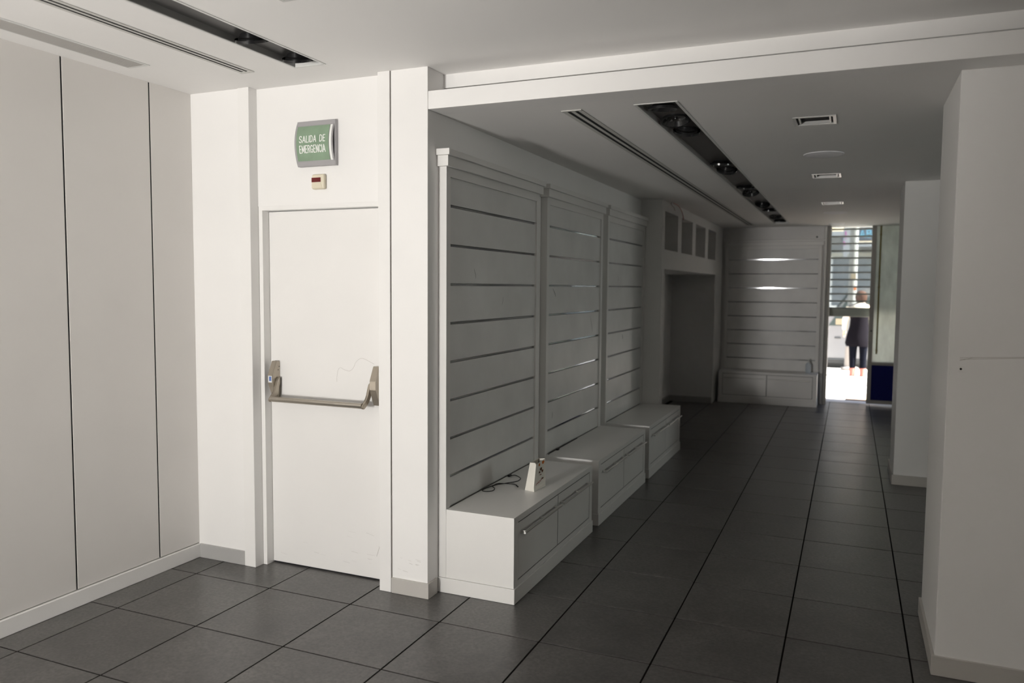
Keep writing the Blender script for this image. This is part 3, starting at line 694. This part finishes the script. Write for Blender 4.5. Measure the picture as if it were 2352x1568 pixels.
zc = ZB + 0.0032
cpts = [(1.378, 1.111), (1.395, 1.132), (1.421, 1.118), (1.458, 1.075), (1.469, 1.016), (1.456, 0.980), (1.439, 0.954), (1.411, 0.912), (1.393, 0.884), (1.386, 0.838), (1.417, 0.796), (1.426, 0.747), (1.400, 0.722), (1.372, 0.728), (1.368, 0.764), (1.373, 0.811), (1.381, 0.850), (1.391, 0.888), (1.414, 0.905), (1.449, 0.930), (1.482, 0.930), (1.507, 0.903)]
cb = Thing('black_cable', (1.42, 0.93, ZB), 'loose black cable looped on the bench beside the paper bag', 'cable')
cb.part('cord', tube(bmesh.new(), smooth_pts([(x, y, zc + (0.004 if 0.87 < y < 0.92 and k > 15 else 0)) for k, (x, y) in enumerate(cpts)], 5), 0.0024, 7), 'black_rubber', smooth=True)
cb.part('plug', bx(1.367, 1.384, 1.088, 1.116, ZB + 0.0003, ZB + 0.011, 0.002), 'black_rubber')
cb.part('connector', tube(bmesh.new(), [(1.500, 0.911, zc + 0.001), (1.522, 0.884, zc + 0.001)], [0.0036, 0.0040], 8), 'black_rubber')
cb2 = Thing('black_cable', (1.37, 1.9, ZB), 'black cable with a small plug lying along the back of the middle bench', 'cable')
cb2.part('cord', tube(bmesh.new(), smooth_pts([(1.375, 1.765, zc), (1.369, 1.80, zc), (1.366, 1.87, zc), (1.366, 1.95, zc), (1.366, 2.09, zc), (1.3655, 2.4, zc)], 5), 0.0024, 7), 'black_rubber', smooth=True)
cb2.part('plug', bx(1.366, 1.384, 1.93, 1.962, ZB + 0.0003, ZB + 0.012, 0.002), 'black_rubber')

wr = Thing('dangling_wires', (1.56, 4.9, 2.30), 'red and brown wires dangling from the ceiling in front of the pigeonholes', 'wires')
wr.part('red_wire', tube(bmesh.new(), smooth_pts([(1.552, 4.80, 2.419), (1.556, 4.93, 2.417), (1.556, 5.07, 2.402), (1.553, 5.20, 2.376), (1.551, 5.29, 2.338), (1.550, 5.33, 2.295)], 5), 0.0032, 7), 'red_wire', smooth=True)
wr.part('brown_wire', tube(bmesh.new(), smooth_pts([(1.551, 4.71, 2.419), (1.553, 4.675, 2.402), (1.553, 4.72, 2.385), (1.551, 4.82, 2.374), (1.55, 4.87, 2.352)], 5), 0.0028, 7), 'brown_wire', smooth=True)

bt = Thing('sanitizer_bottle', (2.723, 8.16, ZB), 'clear pump bottle standing on the end wall bench', 'bottle')
x, y = 2.723, 8.16
bt.part('body', rings(bmesh.new(), [(x, y, ZB + 0.0005, 0.032, 0.024), (x, y, ZB + 0.006, 0.036, 0.027), (x, y, ZB + 0.105, 0.036, 0.027), (x, y, ZB + 0.125, 0.028, 0.021), (x, y, ZB + 0.135, 0.013, 0.013), (x, y, ZB + 0.142, 0.013, 0.013)], 20), 'sanitizer', smooth=True)
pm = bt.part('pump_collar', rings(bmesh.new(), [(x, y, ZB + 0.1425, 0.014, 0.014), (x, y, ZB + 0.158, 0.013, 0.013)], 16), 'sign_white', smooth=True)
b = bmesh.new(); tube(b, [(x, y, ZB + 0.158), (x, y, ZB + 0.176)], 0.004, 8); box(b, x - 0.034, x + 0.010, y - 0.006, y + 0.006, ZB + 0.176, ZB + 0.186, 0.002)
bt.part('pump_head', b, 'sign_white', under=pm)

# ------------------------------------------------------------------ street entrance
YE = 8.50
struct('wall_entrance', bx(4.02, XR, YE - 0.05, YE + 0.15, 0, ZP + 0.03), 'wall_paint', 'white wall on the far side of the street entrance', 'wall')
en = Thing('door_2', (3.45, YE, 0), 'metal street entrance with fixed whitewashed leaf and blue lower panel', 'street door', kind='structure')
en.part('frame_post', bx(2.912, 2.952, YF - 0.03, YE + 0.06, 0, ZP, 0.002), 'door_metal')
en.part('corner_pipe', tube(bmesh.new(), [(2.884, YF - 0.024, 0.03), (2.884, YF - 0.024, ZP)], 0.022, 14), 'white_trim', smooth=True)
en.part('pipe_foot', tube(bmesh.new(), [(2.884, YF - 0.024, 0.0), (2.884, YF - 0.024, 0.035)], [0.026, 0.024], 14), 'white_trim', smooth=True)
en.part('leaf_post', bx(3.456, 3.510, YE - 0.02, YE + 0.025, 0.022, ZP, 0.002), 'door_metal')
en.part('lock_cylinder', tube(bmesh.new(), [(3.488, YE - 0.02, 1.01), (3.488, YE - 0.03, 1.01)], 0.012, 12), 'trough_black')
en.part('leaf_post', bx(3.96, 4.02, YE - 0.02, YE + 0.025, 0.022, ZP, 0.002), 'door_metal')
en.part('bottom_rail', bx(3.510, 3.96, YE - 0.02, YE + 0.025, 0.022, 0.072, 0.002), 'door_metal')
en.part('middle_rail', bx(3.510, 3.96, YE - 0.02, YE + 0.025, 0.548, 0.585, 0.002), 'door_metal')
en.part('blue_panel', bx(3.510, 3.96, YE - 0.006, YE + 0.006, 0.072, 0.548), 'blue_panel')
en.part('glass_pane', bx(3.510, 3.96, YE - 0.003, YE + 0.003, 0.585, ZP), 'whitewashed_glass')
en.part('bolt_rod', tube(bmesh.new(), [(3.562, YE - 0.022, 0.70), (3.562, YE - 0.022, ZP - 0.002)], 0.011, 10), 'brass_rod', smooth=True)
for zz in (0.75, 1.6, 2.3): en.part('rod_bracket', bx(3.548, 3.576, YE - 0.014, YE - 0.003, zz - 0.012, zz + 0.012, 0.002), 'brass_rod')
sh = Thing('roller_shutter', (3.45, 8.64, 1.19), 'half lowered grey roller shutter with see-through slats at the street entrance', 'roller shutter')
YS = 8.64
SXA, SXB = 2.93, 4.02
for k in range(-1, 12):
    zt_ = 2.39 - 0.0985 * k
    ba = sh.part('slat_bar', bx(SXA + 0.012, SXB, YS - 0.009, YS + 0.009, zt_ - 0.011, zt_ + 0.011, 0.002), 'shutter_grey')
    if k < 11: sh.part('clear_slat', bx(SXA + 0.012, SXB, YS - 0.002, YS + 0.002, zt_ - 0.0870, zt_ - 0.0112), 'shutter_clear', under=ba)
bb = sh.part('bottom_bar', bx(SXA + 0.004, SXB, YS - 0.014, YS + 0.014, 1.190, 1.297, 0.003), 'shutter_bottom')
for k in range(4): sh.part('rib', bx(SXA + 0.006, SXB, YS - 0.019, YS - 0.0141, 1.204 + k * 0.022, 1.213 + k * 0.022, 0.001), 'shutter_bottom', under=bb)
sh.part('guide_rail', bx(SXA - 0.03, SXA + 0.008, YS - 0.03, YS + 0.03, 0, ZP, 0.002), 'shutter_grey')
sh.part('guide_rail', bx(SXB, SXB + 0.04, YS - 0.03, YS + 0.03, 0, ZP, 0.002), 'shutter_grey')
bmw = bmesh.new(); box(bmw, 0.7, SXA - 0.03, 8.56, 8.78, 0, 3.6); box(bmw, SXB + 0.04, 5.2, 8.66, 8.78, 0, 3.6); box(bmw, 0.7, 5.2, 8.76, 8.80, ZP + 0.03, 6.0)
struct('wall_facade', bmw, 'facade_band', 'outer wall of the shop around the street entrance', 'wall')
dm = Thing('doormat', (3.45, 9.2, 0), 'flat beige doormat on the sunlit pavement outside the entrance', 'doormat')
dm.part('pile', bx(3.208, 3.75, 8.875, 9.50, 0.0005, 0.014, 0.003), 'mat_beige'); dm.part('rubber_edge', bx(3.20, 3.758, 8.867, 9.508, 0.0002, 0.006), 'mat_beige')

# ------------------------------------------------------------------ street outside
struct('pavement', bx(-12, 16, 8.62, 13.55, -0.12, 0), 'pavement', 'bright sunlit pavement outside the street entrance', 'pavement')
struct('kerb', bx(-12, 16, 13.55, 13.68, -0.2, 0.0, 0.01), 'kerb_stone', 'pale kerb stone along the pavement edge', 'kerb')
struct('road', bx(-12, 16, 13.68, 22.2, -0.22, -0.10), 'asphalt', 'asphalt road beyond the kerb', 'road')
struct('pavement', bx(-12, 16, 22.2, 24.0, -0.15, 0.02), 'pavement', 'pavement across the street in front of the grey building', 'pavement')

van = Thing('white_van', (4.2, 14.6, -0.1), 'white van parked along the kerb behind the person', 'van')
prof = [(1.55, 0.16), (1.50, 0.45), (1.62, 0.66), (2.05, 0.78), (2.72, 0.86), (3.06, 1.28), (3.22, 1.52), (3.5, 1.61), (5.9, 1.62), (6.05, 1.5), (6.12, 0.8), (6.1, 0.16)]
b = prism(bmesh.new(), prof, 13.86, 15.5, 'y'); bmesh.ops.bevel(b, geom=[e for e in b.edges], offset=0.035, segments=2, affect='EDGES')
van.part('body', b, 'van_white', smooth=True)
van.part('sill', bx(1.58, 6.08, 13.835, 13.90, 0.075, 0.175, 0.01), 'van_dark')
van.part('under_body', bx(1.7, 6.0, 13.95, 15.4, -0.02, 0.17), 'van_dark')
wsx = bmesh.new(); prism(wsx, [(2.78, 0.90), (3.04, 1.25), (3.2, 1.49), (3.17, 1.51), (3.0, 1.27), (2.74, 0.90)], 13.95, 15.41, 'y')
van.part('windscreen', wsx, 'van_glass')
wd = van.part('side_window', prism(bmesh.new(), [(2.83, 0.84), (3.08, 0.84), (3.24, 1.10), (3.26, 1.36), (3.14, 1.33)], 13.845, 13.858, 'y'), 'van_glass')
van.part('side_window', prism(bmesh.new(), [(3.40, 0.84), (4.25, 0.84), (4.25, 1.42), (3.40, 1.42)], 13.845, 13.858, 'y'), 'van_glass')
van.part('window_sticker', bx(2.96, 3.10, 13.838, 13.8445, 0.86, 0.98), 'awning_cream', under=wd)
van.part('door_handle', bx(2.95, 3.07, 13.835, 13.858, 0.585, 0.61, 0.005), 'van_dark')
for wx in (2.15, 5.35):
    wh = van.part('wheel', tube(bmesh.new(), [(wx, 13.84, 0.2), (wx, 14.06, 0.2)], 0.30, 24), 'tyre')
    van.part('hub', tube(bmesh.new(), [(wx, 13.835, 0.2), (wx, 13.86, 0.2)], 0.18, 20), 'pole_paint', under=wh)

po = Thing('lamp_post', (3.245, 13.42, 0), 'pale lamp post with a wide base at the pavement edge', 'lamp post')
po.part('base', rings(bmesh.new(), [(3.245, 13.42, 0, 0.16, 0.16), (3.245, 13.42, 0.05, 0.16, 0.16), (3.245, 13.42, 0.07, 0.10, 0.10), (3.245, 13.42, 0.46, 0.088, 0.088)], 24), 'pole_base', smooth=True)
po.part('shaft', rings(bmesh.new(), [(3.245, 13.42, 0.46, 0.082, 0.082), (3.245, 13.42, 5.2, 0.07, 0.07)], 24), 'pole_paint', smooth=True)
ar = bmesh.new(); tube(ar, [(3.245, 13.42, 5.15), (3.245, 13.9, 5.3), (3.245, 14.6, 5.35)], 0.035, 10)
arm_ = po.part('arm', ar, 'pole_paint', smooth=True); po.part('lamp_head', bx(3.15, 3.34, 14.4, 14.95, 5.28, 5.40, 0.03, 2), 'pole_paint', under=arm_)
po.part('notice', bx(3.21, 3.30, 13.326, 13.336, 1.76, 1.87), 'awning_cream')
po.part('notice', bx(3.27, 3.315, 13.328, 13.340, 1.55, 1.62), 'print_orange')

bn = Thing('street_banner', (3.1, 20, 0), 'white banner with magenta print on a post across the road', 'banner')
bn.part('post', tube(bmesh.new(), [(3.26, 20.03, -0.1), (3.26, 20.03, 3.7)], 0.03, 10), 'pole_paint')
cl = bn.part('cloth', prism(bmesh.new(), [(2.985, 3.55), (3.235, 3.55), (3.225, 2.52), (3.10, 2.52), (3.10, 2.44), (3.0, 2.44), (2.985, 2.7)], 19.99, 20.0, 'y'), 'banner_white')
bn.part('print', prism(bmesh.new(), [(3.02, 3.12), (3.06, 3.12), (3.05, 2.92), (3.03, 2.92)], 19.986, 19.9899, 'y'), 'print_magenta', under=cl)
bn.part('print', prism(bmesh.new(), [(2.99, 2.86), (3.02, 2.86), (3.03, 2.74), (2.99, 2.76)], 19.986, 19.9899, 'y'), 'print_magenta', under=cl)

fa = Thing('street_building', (3.2, 24, 0), 'grey building with shopfront across the street', 'building')
fa.part('wall', bx(-12, 16, 24, 26, 0, 9), 'facade_grey')
fa.part('cornice_band', bx(-12, 16, 23.9, 24, 2.60, 2.72), 'facade_band')
for x0, x1 in ((0.4, 2.35), (2.58, 4.6), (4.9, 7.0)):
    wn = fa.part('shop_window', bx(x0 + 0.08, x1 - 0.08, 23.97, 23.995, 1.05, 2.60), 'facade_window')
    fb = bmesh.new(); box(fb, x0, x0 + 0.08, 23.94, 24, 0.96, 2.60); box(fb, x1 - 0.08, x1, 23.94, 24, 0.96, 2.60); box(fb, x0 + 0.08, x1 - 0.08, 23.94, 24, 0.96, 1.05)
    fa.part('window_frame', fb, 'white_frame', under=wn)
for x0 in (0.9, 3.0, 5.2):
    wn = fa.part('upper_window', bx(x0, x0 + 1.1, 23.96, 23.995, 4.4, 6.2), 'facade_window'); fa.part('sill', bx(x0 - 0.05, x0 + 1.15, 23.9, 24, 4.32, 4.4), 'facade_band', under=wn)
sb = fa.part('sign_board', bx(2.9, 5.0, 23.93, 23.999, 3.10, 3.52), 'sign_navy')
for ch, a in (('A', (3.40, 3.58)), ('B', (3.61, 3.77))):
    v2, fs = text_mesh(ch, a[0], a[1], 3.19, 3.43); b = bmesh.new(); vv = [b.verts.new((x, 23.925, z)) for x, z in v2]
    for f_ in fs:
        try: b.faces.new([vv[i] for i in f_])
        except ValueError: pass
    fa.part('letter', b, 'sign_cyan', under=sb)
def awning(x0, x1, z0, z1):
    b = bmesh.new(); prism(b, [(23.999, z1), (23.0, z0 + 0.14), (23.0, z0 + 0.10), (23.999, z1 - 0.04)], x0, x1, 'x')
    aw = fa.part('awning', b, 'awning_cream'); fa.part('valance', bx(x0, x1, 22.985, 23.0, z0, z0 + 0.139), 'banner_white', under=aw)
awning(3.36, 5.2, 2.86, 3.08)
awning(1.7, 2.95, 3.20, 3.62)

# ------------------------------------------------------------------ person
px, py = 3.375, 12.28
pe = Thing('person', (px, py, 0), 'person in a dark long vest, cream sweater and red boots standing on the pavement', 'person')
V = {}; ed_ = []
def jt(n, p, r, to=None):
    V[n] = (len(V), Vector(p), r)
    if to: ed_.append((V[to][0], V[n][0]))
S = 1.53 / 1.70
def q_(dx, dy, z): return (px + dx * S, py + dy * S, z * S)
jt('pelvis', q_(0, 0, 0.92), 0.125 * S)
jt('waist', q_(0, 0, 1.08), 0.115 * S, 'pelvis'); jt('chest', q_(0, 0, 1.27), 0.130 * S, 'waist'); jt('collar', q_(0, 0.01, 1.40), 0.09 * S, 'chest'); jt('neck', q_(0.01, 0.02, 1.46), 0.052 * S, 'collar')
jt('chin', q_(0.02, 0.035, 1.52), 0.062 * S, 'neck'); jt('skull', q_(0.02, 0.02, 1.60), 0.088 * S, 'chin'); jt('crown', q_(0.02, 0.015, 1.66), 0.06 * S, 'skull')
for sd_, nm in ((-1, 'l'), (1, 'r')):
    jt(nm + 'sh', q_(0.17 * sd_, 0, 1.38), 0.062 * S, 'collar'); jt(nm + 'el', q_(0.235 * sd_ - (0.02 if sd_ < 0 else 0), 0.03, 1.13), 0.045 * S, nm + 'sh')
    jt(nm + 'wr', q_(0.26 * sd_ if sd_ < 0 else 0.20, 0.14, 0.94), 0.028 * S, nm + 'el'); jt(nm + 'pa', q_(0.27 * sd_ if sd_ < 0 else 0.19, 0.17, 0.87), 0.030 * S, nm + 'wr')
    bp_ = V[nm + 'pa'][1]
    for k in range(4): jt('%sf%d' % (nm, k), bp_ + Vector((0.012 * (k - 1.5), 0.012 + 0.004 * k, -0.055 - 0.012 * (1.5 - abs(k - 1.5)))) * S, 0.0085 * S, nm + 'pa'); jt('%sg%d' % (nm, k), V['%sf%d' % (nm, k)][1] + Vector((0, -0.006, -0.035)) * S, 0.0078 * S, '%sf%d' % (nm, k))
    jt(nm + 'th', bp_ + Vector((-0.03 * sd_, 0.025, -0.03)) * S, 0.009 * S, nm + 'pa')
    jt(nm + 'hip', q_(0.095 * sd_, 0, 0.86), 0.085 * S, 'pelvis'); jt(nm + 'kn', q_(0.095 * sd_, 0.01, 0.48), 0.055 * S, nm + 'hip'); jt(nm + 'an', q_(0.095 * sd_, -0.02, 0.09), 0.036 * S, nm + 'kn'); jt(nm + 'to', q_(0.11 * sd_, 0.11, 0.035), 0.03 * S, nm + 'an')
me = bpy.data.meshes.new('body'); me.from_pydata([tuple(v[1] - pe.loc) for v in V.values()], ed_, [])
me.materials.append(M['skin']); bo = bpy.data.objects.new('body', me); COL.objects.link(bo); bo.parent = pe.root
sk = bo.modifiers.new('Skin', 'SKIN'); sk.use_smooth_shade = True
for (i, p, r) in V.values(): me.skin_vertices[0].data[i].radius = (r, r)
me.skin_vertices[0].data[0].use_root = True
ss = bo.modifiers.new('Subsurf', 'SUBSURF'); ss.levels = 1; ss.render_levels = 1
hd = V['skull'][1]
for sx in (-0.03, 0.03): pe.part('eye', rings(bmesh.new(), [(hd.x + sx, hd.y + 0.082, hd.z - 0.002, 0.008, 0.004), (hd.x + sx, hd.y + 0.082, hd.z + 0.006, 0.008, 0.004)], 8), 'hole', under=bo)
pe.part('nose', prism(bmesh.new(), [(hd.y + 0.07, hd.z - 0.03), (hd.y + 0.105, hd.z - 0.032), (hd.y + 0.075, hd.z + 0.005)], hd.x - 0.01, hd.x + 0.01, 'x'), 'skin', under=bo)
pe.part('mouth', bx(hd.x - 0.02, hd.x + 0.02, hd.y + 0.076, hd.y + 0.082, hd.z - 0.055, hd.z - 0.048), 'print_red', under=bo)
for sx in (-1, 1): pe.part('ear', rings(bmesh.new(), [(hd.x + sx * 0.084, hd.y, hd.z - 0.02, 0.008, 0.018), (hd.x + sx * 0.086, hd.y - 0.005, hd.z + 0.02, 0.010, 0.02)], 8), 'skin', under=bo)
pe.part('hair', rings(bmesh.new(), [(hd.x, hd.y - 0.035, hd.z - 0.10, 0.070, 0.045), (hd.x, hd.y - 0.03, hd.z - 0.06, 0.092, 0.062), (hd.x, hd.y - 0.022, hd.z, 0.100, 0.082), (hd.x, hd.y - 0.012, hd.z + 0.05, 0.094, 0.086), (hd.x, hd.y - 0.008, hd.z + 0.085, 0.066, 0.064), (hd.x, hd.y - 0.005, hd.z + 0.102, 0.025, 0.025)], 20), 'hair', smooth=True)
pe.part('long_vest', rings(bmesh.new(), [(px - 0.02, py, 0.545, 0.185, 0.15), (px - 0.02, py, 0.60, 0.205, 0.16), (px - 0.015, py, 0.72, 0.19, 0.15), (px, py, 0.90, 0.160, 0.130), (px, py, 1.02, 0.150, 0.125), (px, py, 1.14, 0.158, 0.130), (px, py, 1.22, 0.145, 0.115)], 24, cap0=False, cap1=False), 'coat', smooth=True)
pe.part('sweater', rings(bmesh.new(), [(px, py, 1.10, 0.150, 0.122), (px, py, 1.20, 0.172, 0.128), (px, py, 1.255, 0.178, 0.115), (px, py, 1.29, 0.13, 0.09), (px, py + 0.01, 1.325, 0.072, 0.07)], 24, cap0=False, cap1=False), 'sweater', smooth=True)
for nm in 'lr':
    pe.part('sleeve', tube(bmesh.new(), [V[nm + 'sh'][1] + Vector((0, 0, 0.01)), V[nm + 'el'][1], V[nm + 'wr'][1]], [0.075 * S, 0.060 * S, 0.046 * S], 14), 'sweater', smooth=True)
    pe.part('trouser_leg', tube(bmesh.new(), [V[nm + 'hip'][1] + Vector((0, 0, 0.03)), V[nm + 'kn'][1], V[nm + 'an'][1] + Vector((0, 0, 0.06))], [0.10 * S, 0.072 * S, 0.056 * S], 14), 'trousers', smooth=True)
    a = V[nm + 'an'][1]; tp = V[nm + 'to'][1]
    b = bmesh.new(); rings(b, [(a.x, a.y + 0.02, 0.001, 0.046, 0.075), (a.x, a.y + 0.022, 0.03, 0.048, 0.078), (a.x, a.y, 0.075, 0.050, 0.056), (a.x, a.y, 0.15, 0.056, 0.056)], 16)
    box(b, a.x - 0.042, a.x + 0.046, a.y + 0.02, tp.y + 0.05, 0.001, 0.055, 0.015, 2)
    pe.part('boot', b, 'boot_red', smooth=True)
